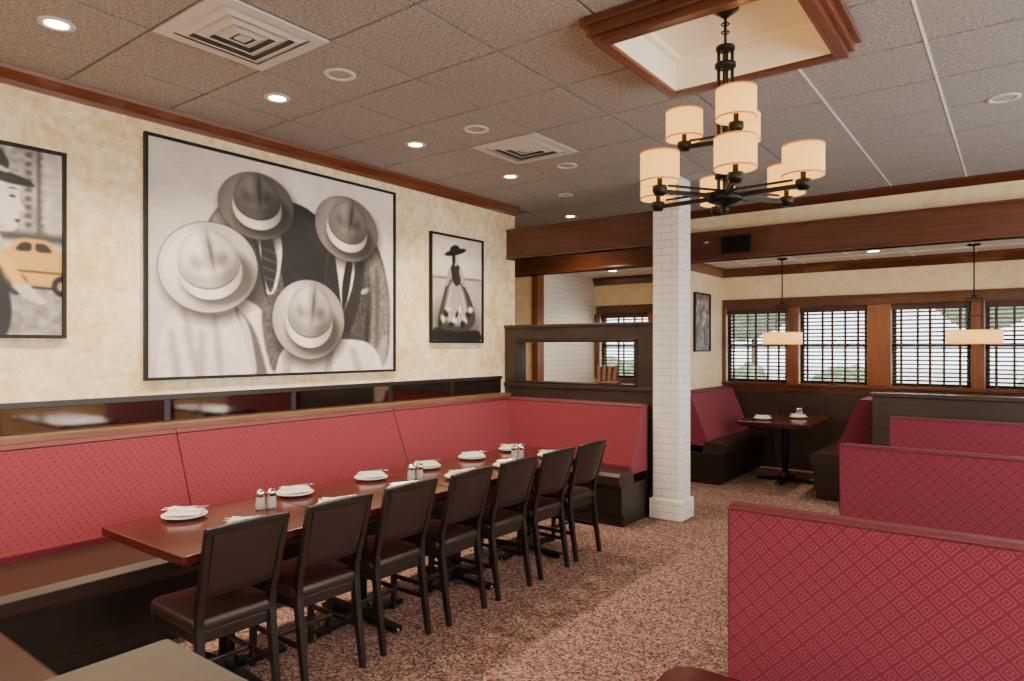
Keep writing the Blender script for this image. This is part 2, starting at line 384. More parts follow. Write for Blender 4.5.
b = MB(); bench(b, 'y', -1.14, -1, 7.6, 9.2, [], depth=.62, red=RED); b.obj('booth_bench', bevel=.012, seg=3)
def booth(yc):
    b = MB(); x0, x1 = -.785, 1.0
    b.prism([(yc-.02,.46),(yc-.02,.3),(yc+.11,.3),(yc+.11,.46),(yc+.065,1.045),(yc+.055,1.06),(yc+.012,1.06),(yc,1.045)], 'x', x0, x1, RED)
    b.prism([(yc-.005,1.050),(yc-.003,1.058),(yc+.01,1.066),(yc+.055,1.066),(yc+.068,1.058),(yc+.07,1.050),(yc+.05,1.06),(yc+.01,1.06)], 'x', x0-.004, x1+.004, PIPE)
    b.box(x0-.006, x0+.004, yc-.005, yc+.072, .30, 1.055, PIPE)
    for s, y in ((-1, yc-.02), (1, yc+.11)):
        b.prism([(y,.36),(y+s*.46,.36),(y+s*.475,.40),(y+s*.47,.455),(y+s*.44,.48),(y,.475)], 'x', x0+.01, x1, VINYL)
        b.prism([(y,0),(y+s*.40,0),(y+s*.43,.08),(y+s*.43,.36),(y,.36)], 'x', x0+.02, x1, DARK)
    b.box(x0+.02, x1, yc-.02, yc+.11, 0, .32, DARK)
    b.obj('booth_seat', bevel=.005)
for yc in (2.28, 4.07, 5.88): booth(yc)

# ---------------------------------------------------------------- tables
def rrect(x0,x1,y0,y1,r,n=6):
    P = []
    for cx, cy, a in ((x1-r,y1-r,0),(x0+r,y1-r,90),(x0+r,y0+r,180),(x1-r,y0+r,270)):
        for i in range(n+1):
            t = math.radians(a+90*i/n); P.append((cx+r*math.cos(t), cy+r*math.sin(t)))
    return P
def table(name, x0, x1, y0, y1, m, r=.02):
    b = MB(); cx, cy = (x0+x1)/2, (y0+y1)/2; w_, d_ = (x1-x0)/2, (y1-y0)/2
    b.prism(rrect(-w_,w_,-d_,d_,r), 'z', .712, .75, m)
    b.prism(rrect(-w_+.03,w_-.03,-d_+.03,d_-.03,r), 'z', .69, .712, DARK)
    b.box(-.22,.22,-.03,.03,.672,.69,BLACKM); b.box(-.03,.03,-.22,.22,.67,.688,BLACKM)
    b.cyl((0,0,.03),(0,0,.68),.038,BLACKM,n=20)
    b.lathe([(.038,.12),(.06,.07),(.09,.05)], (0,0,0), BLACKM)
    for a in range(4):
        t = a*math.pi/2; dx, dy = math.cos(t), math.sin(t)
        b.obox((dx*.17,dy*.17,.034),(.30,.06,.03),BLACKM,rz=t,ry=.07)
        b.cyl((dx*.30,dy*.30,0),(dx*.30,dy*.30,.03),.022,CHROME,n=12)
    return b.obj(name, (cx,cy,0), bevel=.004)
L = 3.34/4
for k in range(4): table('dining_table', -3.47, -2.70, 1.38+k*L+.003, 1.38+(k+1)*L-.003, TABLE)
table('booth_table', -2.62, -1.82, 7.78, 8.98, TABLE)
table('side_table', -1.99, -1.22, -.25, .975, GTABLE, .015)
table('booth_table', -.74, .9, .95, 1.73, TABLE, .07)
table('booth_table', -.74, .9, 2.94, 3.54, TABLE, .07)
table('booth_table', -.74, .9, 4.76, 5.32, TABLE, .07)

# ---------------------------------------------------------------- chair
def chair_mesh():
    b = MB(); K_ = .89
    for s in (-1, 1):
        yb = s*.185*K_
        b.loft([(.045,yb,0,.014,.013),(.01,yb,.22,.018,.015),(-.02,yb,.44,.021,.017),(-.012,yb,.52,.019,.016),(.03,s*.19*K_,.66,.016,.015),(.085,s*.197*K_,.86,.012,.014)], DARK)
        b.loft([(-.40,s*.17,0,.012,.012),(-.39,s*.168,.42,.019,.019)], DARK)
        b.box(-.39,0.0,s*.167-.011,s*.167+.011,.375,.425,DARK)
        b.box(-.39,0.0,s*.167-.008,s*.167+.008,.19,.215,DARK)
    b.box(-.40,-.38,-.16,.16,.375,.425,DARK); b.box(-.03,-.01,-.16,.16,.375,.425,DARK)
    b.box(-.21,-.19,-.165,.165,.192,.213,DARK)
    def panel(z0, z1, hw0, hw1, th, m, nz=6, ny=10, crown=.012, sag=0):
        vs = []
        def cx(z): 
            t = (z-.52)/.34; return -.012+.097*max(0,t)**1.05
        for side in (0, 1):
            for i in range(nz+1):
                z = z0+(z1-z0)*i/nz; hw = (hw0+(hw1-hw0)*i/nz)*K_
                for j in range(ny+1):
                    q = -1+2*j/ny
                    zz = z+(crown*(1-q*q)*i/nz)-sag*(1-q*q)*(1-i/nz)
                    vs.append((cx(z)+.022*(1-q*q)+(th/2 if side else -th/2), q*hw, zz))
        K = (nz+1)*(ny+1); fs = []
        for i in range(nz):
            for j in range(ny):
                a = i*(ny+1)+j; fs.append((a,a+1,a+ny+2,a+ny+1)); fs.append((K+a,K+a+ny+1,K+a+ny+2,K+a+1))
        sm = [True]*len(fs)
        for j in range(ny):
            fs.append((j,K+j,K+j+1,j+1)); t = nz*(ny+1)+j; fs.append((t,t+1,K+t+1,K+t))
        for i in range(nz):
            a = i*(ny+1); fs.append((a,a+ny+1,K+a+ny+1,K+a)); a += ny; fs.append((a,K+a,K+a+ny+1,a+ny+1))
        sm += [False]*(len(fs)-len(sm)); b.add(vs, fs, m, sm)
    panel(.60,.852,.168,.178,.032,CVINYL)
    panel(.845,.872,.208,.212,.030,DARK,nz=2)
    panel(.572,.612,.18,.183,.022,DARK,nz=2,crown=0)
    def rr(z, k, r): return [(x-.205, y, z) for x, y in rrect(-.225*k,.205*k,-.195*k,.195*k,r,5)]
    rings = [rr(.425,.97,.04), rr(.435,1.0,.05), rr(.46,1.0,.05), rr(.476,.96,.05), rr(.484,.85,.05), rr(.488,.5,.03)]
    k = len(rings[0]); vs = sum(rings, []); fs = []
    for i in range(len(rings)-1):
        for j in range(k): fs.append((i*k+j,i*k+(j+1)%k,(i+1)*k+(j+1)%k,(i+1)*k+j))
    fs.append(tuple(range(k))[::-1]); fs.append(tuple(range((len(rings)-1)*k,len(rings)*k)))
    b.add(vs, fs, CVINYL, True)
    return b.mesh('dining_chair')
cm = chair_mesh()
for k in range(7):
    place(cm, 'dining_chair', (-2.67+random.uniform(-.008,.012), 1.61+k*.478, 0), random.uniform(-.04,.04), bevel=.003)

# ---------------------------------------------------------------- table ware
def setting_mesh():
    b = MB()
    b.lathe([(.0,.004),(.055,.004),(.06,0),(.07,.004),(.105,.016),(.107,.020),(.102,.020),(.07,.009),(.0,.008)], (0,0,0), PORC, 32)
    b.obox((0,.0,.026),(.17,.09,.010),NAPKIN); b.obox((.004,.003,.036),(.15,.075,.010),NAPKIN,rz=.1); b.obox((-.004,-.002,.045),(.13,.06,.009),NAPKIN,rz=-.08,ry=.05)
    for y, w_ in ((-.03,.010),(.01,.014)):
        b.obox((0,y,.053),(.19,w_*.6,.003),CHROME,rz=.15); b.obox((.085,y+.012,.053),(.05,w_*1.5,.003),CHROME,rz=.15)
    return b.mesh('place_setting')
sm_ = setting_mesh()
for y in (1.71,2.35,2.92,3.42,3.92,4.42): place(sm_, 'plate_with_napkin_and_cutlery', (-3.32,y,.7505), random.uniform(.6,1.3), bevel=.002)
for y in (1.78,2.30,2.80,3.30,3.80,4.35): place(sm_, 'plate_with_napkin_and_cutlery', (-2.89,y,.7505), random.uniform(.6,1.3), bevel=.002)
for x, y in ((-2.4,8.1),(-2.1,8.5)): place(sm_, 'plate_with_napkin_and_cutlery', (x,y,.7505), .3, bevel=.002)
def shakers():
    b = MB()
    for x, y in ((-.027,0),(.027,.012)):
        b.lathe([(0,0),(.024,0),(.026,.01),(.022,.06),(.021,.068),(0,.068)], (x,y,0), SALTM, 14)
        b.lathe([(0,.066),(.024,.066),(.024,.09),(.014,.103),(0,.105)], (x,y,0), CHROME, 14)
    return b.mesh('shakers')
sh = shakers()
for x, y in ((-3.16,2.06),(-3.08,3.08),(-3.05,4.14),(-2.15,8.75)): place(sh, 'salt_and_pepper_shakers', (x,y,.7505), .9)

# ---------------------------------------------------------------- fixtures
def drum(b, c, r, h, shade, n=32, sx=1, sy=1):
    b.lathe([(r,-h/2),(r,h/2),(r-.004,h/2),(r-.004,-h/2)], c, shade, n, sx, sy, closed=True)
    for z in (-h/2, h/2-.006): b.lathe([(r+.002,z),(r+.002,z+.007),(r-.003,z+.007),(r-.003,z)], c, SHTRIM, n, sx, sy, closed=True)
b = MB(); cx, cy = -1.14, 3.25
b.lathe([(0,3.26),(.065,3.26),(.065,3.24),(.03,3.215),(.012,3.20),(0,3.2)], (0,0,0), BLACKM)
b.cyl((0,0,3.22),(0,0,3.05),.007,BLACKM)
for z in (3.17,3.13): b.lathe([(.018,z-.004),(.022,z),(.018,z+.004),(.014,z)], (0,0,0), BLACKM, closed=True)
b.lathe([(0,3.06),(.045,3.06),(.045,3.045),(0,3.045)], (0,0,0), BLACKM)
for a in range(4):
    t = a*math.pi/2+.5; x, y = .032*math.cos(t), .032*math.sin(t)
    b.obox((x,y,2.69),(.014,.014,.74),BLACKM,rz=t)
for z in (2.96,2.60,2.42): b.lathe([(0,z),(.05,z),(.05,z+.018),(0,z+.018)], (0,0,0), BLACKM)
b.lathe([(0,2.285),(.02,2.285),(.06,2.30),(.085,2.31),(.085,2.335),(0,2.34)], (0,0,0), BLACKM)
b.lathe([(0,2.25),(.014,2.255),(.02,2.27),(.01,2.29)], (0,0,0), BLACKM)
FW = Vector((-.6,.8,0)); RT = Vector((.8,.6,0)); pts = []
for k in range(6):
    a = math.radians(-11+60*k); pts.append((RT*math.sin(a)-FW*math.cos(a), .365, 2.33, 2.44))
for a in (-4, -119, 139):
    a = math.radians(a); pts.append((RT*math.sin(a)-FW*math.cos(a), .20, 2.60, 2.71))
for d, r, za, zs in pts:
    e = d*r; ang = math.atan2(d.y, d.x)
    b.obox((d.x*r/2,d.y*r/2,za),(r,.016,.020),BLACKM,rz=ang)
    b.obox((d.x*r*.45,d.y*r*.45,za+.03),(r*.85,.010,.010),BLACKM,rz=ang,ry=.0)
    b.lathe([(0,za-.02),(.022,za-.02),(.034,za),(.034,za+.025),(.012,za+.03),(.012,zs),(0,zs)], (e.x,e.y,0), BLACKM)
    drum(b, (e.x,e.y,zs), .090, .138, SHADE)
    b.lathe([(0,zs-.03),(.02,zs-.015),(.028,zs+.01),(.015,zs+.035),(0,zs+.045)], (e.x,e.y,0), BULB, 12)
b.obj('chandelier', (cx,cy,0))
def pendant(x, y, w_):
    b = MB(); zb, zt_ = 1.63, 1.78
    b.lathe([(0,ZC2),(.06,ZC2),(.06,ZC2-.02),(0,ZC2-.03)], (0,0,0), BLACKM)
    b.cyl((0,0,ZC2-.02),(0,0,2.14),.007,BLACKM)
    b.lathe([(0,2.14),(.03,2.14),(.03,2.12),(0,2.12)], (0,0,0), BLACKM)
    b.box(-.075,.075,-.008,.008,2.10,2.115,BLACKM)
    for s in (-1,1):
        b.box(s*.07-.005,s*.07+.005,-.006,.006,zb-.03,2.11,BLACKM)
    b.box(-.075,.075,-.008,.008,1.92,1.93,BLACKM)
    b.box(-w_/2,w_/2,-.006,.006,zt_-.012,zt_,BLACKM)
    b.box(-w_/2,w_/2,-.006,.006,zb,zb+.01,BLACKM)
    drum(b, (0,0,(zb+zt_)/2), w_/2, zt_-zb, PSHADE, 40, 1, .75)
    b.lathe([(0,-.03),(.03,0),(0,.03)], (0,0,(zb+zt_)/2), BULB, 12)
    b.obj('pendant_lamp', (x,y,0))
pendant(-2.3, 8.55, .46); pendant(-.37, 8.55, .50)

def downlight(x, y, z, lit, r=.058):
    b = MB(); b.lathe([(r+.022,-.001),(r+.022,-.006),(r,-.009),(r-.008,-.004),(r-.008,.0)], (0,0,0), WHITE, 32)
    b.lathe([(0,-.002),(r-.006,-.002)], (0,0,0), LAMP if lit else LAMPOFF, 32, sm=False)
    b.obj('recessed_downlight', (x,y,z))
    if lit:
        l = bpy.data.lights.new('downlight_beam', 'SPOT'); l.energy = lit; l.color = (1,.80,.56); l.spot_size = math.radians(130); l.spot_blend = .9; l.shadow_soft_size = .06
        o = bpy.data.objects.new('downlight_beam', l); C.objects.link(o); o.location = (x,y,z-.03)
for y in (1.295,2.515,3.735,4.955,.075): downlight(-3.735, y, ZC, 175)
for y in (2.515,3.735,4.955): downlight(-3.125, y, ZC, 0, .07)
downlight(-.075, 5.26, ZC, 0, .07); downlight(-3.735, 5.9, ZC, 0); downlight(-4.6, 8.5, ZC2, 70, .07); downlight(-4.3,6.9,ZC,100)
downlight(-1.3, 8.5, ZC2, 120, .07)
D = M('vent_throat', (.16,.15,.14), .8)
def vent(x, y):
    b = MB()
    def sq(h0, z0, h1, z1, m):
        vs = [(s*h, t*h, z) for h, z in ((h0,z0),(h1,z1)) for s, t in ((-1,-1),(1,-1),(1,1),(-1,1))]
        b.add(vs, [(i,(i+1)%4,4+(i+1)%4,4+i) for i in range(4)], m)
    sq(.30,-.001,.30,-.010,VENTW); sq(.30,-.010,.235,-.012,VENTW)
    h = .235
    b.add([(-.235,-.235,-.0015),(.235,-.235,-.0015),(.235,.235,-.0015),(-.235,.235,-.0015)],[(0,1,2,3)],D)
    for k in range(3):
        sq(h,-.004,h-.045,-.022,VENTW); sq(h-.045,-.022,h-.052,-.020,VENTW); sq(h-.052,-.020,h-.012,-.003,VENTW); h -= .068
    b.add([(-h,-h,-.02),(h,-h,-.02),(h,h,-.02),(-h,h,-.02)],[(0,1,2,3)],VENTW); sq(h,-.02,h-.0,-.004,VENTW)
    b.obj('ceiling_vent', (x,y,ZC))
vent(-3.125, 1.905); vent(-3.125, 4.345)
for x, y in ((1.3,1.2),(1.3,3.9),(1.3,6.2),(-1.5,-1.4),(-3.3,-1.4),(.8,-1.2)):  # glowing panels added out of view to brighten the room
    b = MB(); b.box(-.30,.30,-.60,.60,-.02,0,WHITE); b.box(-.27,.27,-.57,.57,-.024,-.02,FILLGLOW); b.obj('added_fill_panel', (x,y,ZC))

# ---------------------------------------------------------------- artwork
def smooth(a, k):
    for _ in range(k): a = (a+np.roll(a,1,0)+np.roll(a,-1,0)+np.roll(a,1,1)+np.roll(a,-1,1))/5
    return a
class Art:
    def __init__(s, w, h, res):
        s.w, s.h = w, h; s.nx = int(w/res); s.ny = int(h/res)
        s.X, s.Y = np.meshgrid(np.linspace(0,w,s.nx+1), np.linspace(0,h,s.ny+1)); s.T = np.zeros_like(s.X); s.soft = res*1.5
        s.tint = np.ones(s.X.shape+(3,))*np.array([1,.94,.89])
    def noise(s, k, amp):
        a = smooth(np.random.rand(*s.X.shape)-.5, k); a /= a.std()+1e-9; return a*amp
    def mix(s, mask, val): s.T = s.T*(1-mask)+val*mask
    def ell(s, cx, cy, a, b, ang=0, soft=None):
        t = math.radians(ang); dx, dy = s.X-cx, s.Y-cy; p = dx*math.cos(t)+dy*math.sin(t); q = -dx*math.sin(t)+dy*math.cos(t)
        d = (np.sqrt((p/a)**2+(q/b)**2)-1)*min(a,b); return np.clip(.5-d/(soft or s.soft), 0, 1)
    def poly(s, P, soft=None, uv=True):
        if uv: P = [(p*s.w, q*s.h) for p, q in P]
        for _ in range(2):
            Q = []
            for i in range(len(P)):
                (x0,y0),(x1,y1) = P[i], P[(i+1)%len(P)]
                Q += [(x0*.8+x1*.2, y0*.8+y1*.2), (x0*.2+x1*.8, y0*.2+y1*.8)]
            P = Q
        ins = np.zeros(s.X.shape, bool); D = np.full(s.X.shape, 1e9); k = len(P)
        for i in range(k):
            (x0,y0),(x1,y1) = P[i], P[(i+1)%k]
            c = ((y0 > s.Y) != (y1 > s.Y)) & (s.X < (x1-x0)*(s.Y-y0)/((y1-y0) or 1e-9)+x0); ins ^= c
            ex, ey = x1-x0, y1-y0; t = np.clip(((s.X-x0)*ex+(s.Y-y0)*ey)/(ex*ex+ey*ey+1e-12),0,1)
            D = np.minimum(D, np.hypot(s.X-x0-t*ex, s.Y-y0-t*ey))
        return np.clip(.5+np.where(ins, D, -D)/(soft or s.soft), 0, 1)
    def hat(s, u, v, a, b, ang, tone, band=.93, h=.42, lx=1, cs=.64):
        """fedora seen from above: broad brim, ribbon band, pinched crown"""
        cx, cy = u*s.w, v*s.h; t = math.radians(ang); ux, uy = -math.sin(t), math.cos(t); rx, ry = math.cos(t), math.sin(t)
        P = ((s.X-cx)*rx+(s.Y-cy)*ry)/a; Q = ((s.X-cx)*ux+(s.Y-cy)*uy)/b; R = np.sqrt(P*P+Q*Q)
        cl = lambda z: np.clip(z, .02, .98)
        s.mix(s.ell(cx-ux*b*.08+.02, cy-uy*b*.08-.025, a*1.02, b*1.05, ang, .09)*.65, .04)
        s.mix(s.ell(cx, cy, a, b, ang), tone*.35)
        s.mix(s.ell(cx, cy, a*.985, b*.98, ang), cl(tone*(1.18-.22*P*lx+.16*np.cos(P*4+Q*2+.8))))
        s.mix((s.ell(cx, cy, a*.945, b*.93, ang)-s.ell(cx, cy, a*.93, b*.915, ang))*.5, tone*.6)
        s.mix((s.ell(cx, cy, a*.90, b*.875, ang)-s.ell(cx, cy, a*.89, b*.86, ang))*.4, tone*.65)
        # soft shadow of the crown falling on the brim
        s.mix(s.ell(cx+rx*a*.14*lx-ux*b*.26, cy+ry*a*.14*lx-uy*b*.26, a*.74, b*.64, ang, .06)*.8, tone*.30)
        n_ = 18; wall = cl(band*(1.04-.38*np.clip(P*lx*1.5,0,1)-.10*np.abs(P)-.10*np.clip(-P*1.5-.4,0,1)))
        fold = .10*np.cos(P*8+.6)
        for i in range(n_):
            f = i/(n_-1); k = 1-.13*f*f
            if i == 0: val = tone*.25
            elif f < .50: val = wall
            elif f < .56: val = tone*.35
            else: val = cl(tone*(.86-.42*lx*P+fold))
            s.mix(s.ell(cx+ux*b*h*f-ux*b*.14, cy+uy*b*h*f-uy*b*.14, a*cs*k, b*cs*.93*k, ang), val)
        ox, oy = cx+ux*b*(h-.14), cy+uy*b*(h-.14)
        s.mix(s.ell(ox, oy, a*cs*.84, b*cs*.76, ang, .05), cl(tone*(1.20-.38*lx*P+.08*Q+fold)))
        # centre crease and two front pinches
        s.mix(s.ell(ox+rx*a*.02+ux*b*.05, oy+ry*a*.02+uy*b*.05, a*.13, b*.40, ang, .05)*.55, tone*.45)
        s.mix(s.ell(ox+rx*a*.06+ux*b*.05, oy+ry*a*.06+uy*b*.05, a*.035, b*.36, ang, .02)*.6, tone*.22)
        s.mix(s.ell(ox-rx*a*.24-ux*b*.16, oy-ry*a*.24-uy*b*.16, a*.15, b*.16, ang-30, .06)*.55, tone*.5)
        s.mix(s.ell(ox+rx*a*.26-ux*b*.16, oy+ry*a*.26-uy*b*.16, a*.14, b*.16, ang+30, .06)*.6, tone*.38)
        s.mix(s.ell(ox-rx*a*.16+ux*b*.12, oy-ry*a*.16+uy*b*.12, a*.12, b*.26, ang+8, .06)*.6, min(1, tone*1.55))
    def build(s, name, y0, z0, x, fr=.02):
        T = smooth(s.T, 1)+s.noise(1, .015)*(.3+s.T*.6)
        T = np.clip(T, .01, 1)[...,None]*s.tint; lin = np.clip(T,0,1)**2.2
        me = bpy.data.meshes.new(name); V = np.stack([np.full(s.X.shape, .012), s.X, s.Y], -1).reshape(-1,3)
        w_ = s.nx+1; i, j = np.meshgrid(np.arange(s.ny), np.arange(s.nx), indexing='ij'); a = (i*w_+j).ravel()
        F = np.stack([a, a+1, a+w_+1, a+w_], -1)
        n0 = len(V); b = MB(); W, H = s.w, s.h
        b.box(0,.011,0,W,0,H,FRAME)
        b.box(0,.03,-fr,0,-fr,H+fr,FRAME); b.box(0,.03,W,W+fr,-fr,H+fr,FRAME); b.box(0,.03,0,W,-fr,0,FRAME); b.box(0,.03,0,W,H,H+fr,FRAME)
        vs = V.tolist()+[list(p) for p in b.v]; fs = F.tolist()+[[q+n0 for q in f] for f in b.f]
        me.from_pydata(vs, [], fs)
        m = bpy.data.materials.new(name+'_print'); m.use_nodes = True; bs = m.node_tree.nodes['Principled BSDF']; at = m.node_tree.nodes.new('ShaderNodeAttribute'); at.attribute_name = 'print'
        m.node_tree.links.new(at.outputs['Color'], bs.inputs['Base Color']); bs.inputs['Roughness'].default_value = .5
        me.materials.append(m); me.materials.append(FRAME)
        me.polygons.foreach_set('material_index', [0]*len(F)+[1]*len(b.f))
        ca = me.color_attributes.new('print', 'FLOAT_COLOR', 'POINT')
        col = np.ones((len(vs),4)); col[:n0,:3] = lin.reshape(-1,3); ca.data.foreach_set('color', col.ravel())
        me.update(); o = bpy.data.objects.new(name, me); C.objects.link(o); o.location = (x+.002, y0, z0); return o
A = Art(2.16, 1.58, .0052)
A.T = .84+.08*A.X/A.w+.03*A.Y/A.h+A.noise(300,.022)
A.mix(A.ell(.1,1.35,.5,.4,0,.8)*.5, .70)
uv = A.poly
# top centre man, dark suit
A.mix(uv([(.15,.50),(.19,.70),(.27,.82),(.40,.86),(.56,.82),(.68,.72),(.72,.48),(.64,.35),(.52,.30),(.36,.18),(.28,.30)]), .28+A.noise(4,.03))
A.mix(uv([(.20,.62),(.26,.80),(.34,.80),(.40,.60),(.42,.36),(.34,.26),(.29,.44)],.05), .40+A.noise(4,.035))
A.mix(uv([(.19,.66),(.24,.78),(.30,.80),(.28,.72),(.22,.64)],.03)*.6, .6)
A.mix(uv([(.43,.84),(.56,.84),(.68,.74),(.73,.50),(.64,.30),(.50,.28),(.46,.50),(.44,.66)],.012), .06+A.noise(5,.008))
A.mix(uv([(.54,.80),(.64,.70),(.66,.56),(.60,.66)],.06)*.5, .22)
A.mix(uv([(.50,.50),(.58,.46),(.60,.38),(.55,.40)],.04)*.5, .2)
A.mix(uv([(.34,.72),(.455,.72),(.47,.58),(.44,.38),(.39,.38),(.34,.56)],.01), .92)
A.mix(uv([(.35,.60),(.38,.68),(.37,.50),(.385,.40),(.36,.48)],.03)*.5, .6)
A.mix(uv([(.43,.66),(.45,.60),(.45,.50),(.435,.54)],.02)*.6, .55)
A.mix(uv([(.380,.67),(.425,.67),(.452,.52),(.42,.36),(.385,.50)]), .10)
for k in range(6): A.mix(uv([(.383,.65-.045*k),(.448,.625-.045*k),(.448,.617-.045*k),(.383,.638-.045*k)])*.5, .45)
A.mix(uv([(.29,.72),(.35,.78),(.375,.60),(.41,.36),(.35,.28),(.32,.50)],.012), .32+A.noise(3,.02))
A.mix(uv([(.33,.77),(.37,.62),(.41,.36),(.40,.36),(.36,.60),(.32,.74)],.012), .08)
A.mix(uv([(.29,.56),(.335,.60),(.34,.575),(.30,.53)],.008), .14)
A.mix(uv([(.34,.74),(.47,.74),(.46,.665),(.34,.665)],.012), .40)
# right man
A.mix(uv([(.68,.74),(.86,.78),(.94,.64),(.985,.40),(.975,.01),(.70,.01),(.65,.30),(.65,.50)],.01), .25+A.noise(4,.03))
A.mix(uv([(.84,.72),(.94,.62),(.985,.38),(.97,.02),(.87,.02),(.87,.35)],.05), .46+A.noise(4,.04))
A.mix(uv([(.90,.60),(.93,.48),(.92,.20),(.90,.10),(.90,.36)],.03)*.6, .24)
A.mix(uv([(.69,.68),(.81,.68),(.79,.46),(.72,.26),(.67,.44)],.01), .93)
A.mix(uv([(.755,.60),(.79,.60),(.765,.40),(.735,.30),(.73,.44)]), .08)
A.mix(uv([(.65,.54),(.69,.66),(.715,.50),(.74,.22),(.67,.12)],.012), .11)
A.mix(uv([(.80,.68),(.85,.64),(.83,.40),(.76,.16),(.74,.28),(.79,.46)],.012), .15)
A.mix(uv([(.83,.44),(.875,.46),(.875,.43),(.825,.41)],.01), .7)
A.mix(uv([(.86,.60),(.89,.40),(.86,.05),(.84,.05),(.86,.38)],.04)*.6, .10)
A.mix(uv([(.93,.18),(.975,.20),(.95,.02),(.91,.02)],.02), .64)
# light suits bottom
A.mix(uv([(.02,-.1),(.04,.22),(.11,.36),(.26,.38),(.38,.32),(.45,.16),(.52,-.1)],.01), np.clip(.94+A.noise(30,.02),0,.98))
for (p, q, r_, s_) in ((.10,.30,.14,.0),(.20,.30,.22,.0),(.06,.2,.08,.0),(.16,.2,.155,-.02)):
    A.mix(uv([(p,q),(p+.02,q),(r_+.03,s_),(r_,s_)],.04)*.6, .60)
A.mix(uv([(.27,.34),(.36,.22),(.42,-.05),(.37,-.05),(.33,.16)],.02)*.85, .28)
A.mix(uv([(.29,.32),(.34,.22),(.37,.0),(.35,.0),(.32,.16)],.015), .84)
A.mix(uv([(.38,.34),(.52,.30),(.50,.08),(.43,-.02),(.39,.16)],.02), .36+A.noise(5,.03))
A.mix(uv([(.42,-.1),(.46,.12),(.56,.18),(.72,.17),(.86,.16),(.93,.08),(.95,-.1)],.01), np.clip(.94+A.noise(30,.02),0,.98))
A.mix(uv([(.64,-.02),(.67,.14),(.70,.14),(.68,-.02)],.03)*.6, .5)
A.mix(uv([(.76,.13),(.80,.13),(.84,-.02),(.80,-.02)],.05)*.5, .55)
A.mix(uv([(.46,.08),(.52,.10),(.50,-.02),(.47,-.02)],.04)*.5, .5)
A.hat(.37,.79,.315,.25,3,.34,.90,.56)
A.hat(.76,.755,.335,.27,-10,.43,.93,.50)
A.hat(.20,.48,.37,.32,12,.76,.98,.44)
A.hat(.585,.265,.345,.32,-6,.62,.97,.48)
A.build('framed_print_of_men_in_hats', 2.09, 1.40, XW)
# right picture
A = Art(.76, 1.04, .0055); uv = A.poly
A.T = .86-.14*(A.Y/A.h < .62)+A.noise(60,.02)
A.mix(uv([(0,-.1),(1,-.1),(1,.30),(0,.38)],.2), .42)
A.mix(uv([(0,.61),(1,.63),(1,.605),(0,.585)]), .45)
A.mix(uv([(.30,.60),(.20,.40),(.08,.14),(.30,.06),(.66,.06),(.90,.20),(.78,.42),(.60,.58)],.015), .24)
A.mix(uv([(.36,.56),(.28,.38),(.22,.20),(.55,.14),(.72,.28),(.62,.48),(.52,.58)],.05), .74)
for k in range(6): A.mix(uv([(.42+.02*k,.56),(.435+.02*k,.56),(.30+.075*k,.14),(.27+.075*k,.14)],.02)*.5, .35)
for k in range(12): A.mix(A.ell((.16+.055*k)*.76,(.16+.05*((k*5)%4))*1.04,.018+.006*(k%3),.04,25*k,.02), .9 if k%2 else .1)
A.mix(uv([(-.02,-.02),(1.02,-.02),(.96,.12),(.60,.09),(.30,.10),(.04,.14)],.02), .12)
A.mix(uv([(.38,.62),(.36,.72),(.43,.76),(.52,.75),(.58,.68),(.56,.56),(.46,.52)]), .14)
A.mix(uv([(.52,.72),(.62,.66),(.66,.54),(.61,.53),(.54,.64)]), .62)
A.mix(uv([(.36,.72),(.29,.64),(.26,.52),(.31,.53),(.38,.64)]), .60)
A.mix(A.ell(.462*.76,.785*1.04,.045,.062), .66); A.mix(A.ell(.49*.76,.79*1.04,.02,.03,0,.02)*.6, .85)
A.mix(A.ell(.425*.76,.79*1.04,.028,.062), .12)
A.mix(A.ell(.46*.76,.860*1.04,.165,.030,14), .05); A.mix(A.ell(.45*.76,.885*1.04,.075,.045,12), .08)
A.build('framed_print_of_woman_in_sunhat', 4.75, 1.66, XW)
# left picture: woman in profile, taxi and city street behind
A = Art(.80, 1.06, .0052); uv = A.poly
A.T = .62+A.noise(60,.04)
A.mix(uv([(-.1,.50),(1.1,.52),(1.1,1.1),(-.1,1.1)]), .62+A.noise(14,.06))
for r in range(9):
    for c_ in range(12):
        x0 = .03+c_*.082; y0 = .58+r*.047; A.mix(uv([(x0,y0),(x0+.042,y0+.002),(x0+.042,y0+.030),(x0,y0+.028)],.014)*.75, .20+.14*((r*3+c_)%3))
A.mix(uv([(.84,.52),(.87,.52),(.87,1.05),(.84,1.05)],.02), .3); A.mix(uv([(.87,.52),(1.1,.52),(1.1,1.1),(.87,1.1)],.02)*.5, .85)
A.mix(uv([(-.1,.48),(1.1,.50),(1.1,.56),(-.1,.54)],.04), .26)
A.mix(uv([(-.1,-.1),(1.1,-.1),(1.1,.30),(-.1,.28)],.06), .60+A.noise(14,.05))
A.mix(uv([(.3,.28),(1.1,.30),(1.1,.50),(.3,.50)],.04), .80)
TX = uv([(.58,.27),(1.15,.26),(1.15,.44),(.98,.455),(.92,.52),(.72,.52),(.66,.45),(.58,.43)],.012)
A.mix(TX, .72); 
A.mix(uv([(.70,.45),(.745,.50),(.81,.50),(.81,.45)],.008), .12); A.mix(uv([(.83,.45),(.83,.50),(.90,.50),(.95,.45)],.008), .14)
A.mix(uv([(.58,.35),(1.1,.345),(1.1,.335),(.58,.34)],.006), .2); A.mix(uv([(.58,.27),(1.1,.26),(1.1,.245),(.58,.255)],.01), .1)
for wx in (.72, 1.0):
    A.mix(A.ell(wx*.8,.27*1.06,.052,.060,0,.012), .05); A.mix(A.ell(wx*.8,.27*1.06,.024,.028,0,.01), .65)
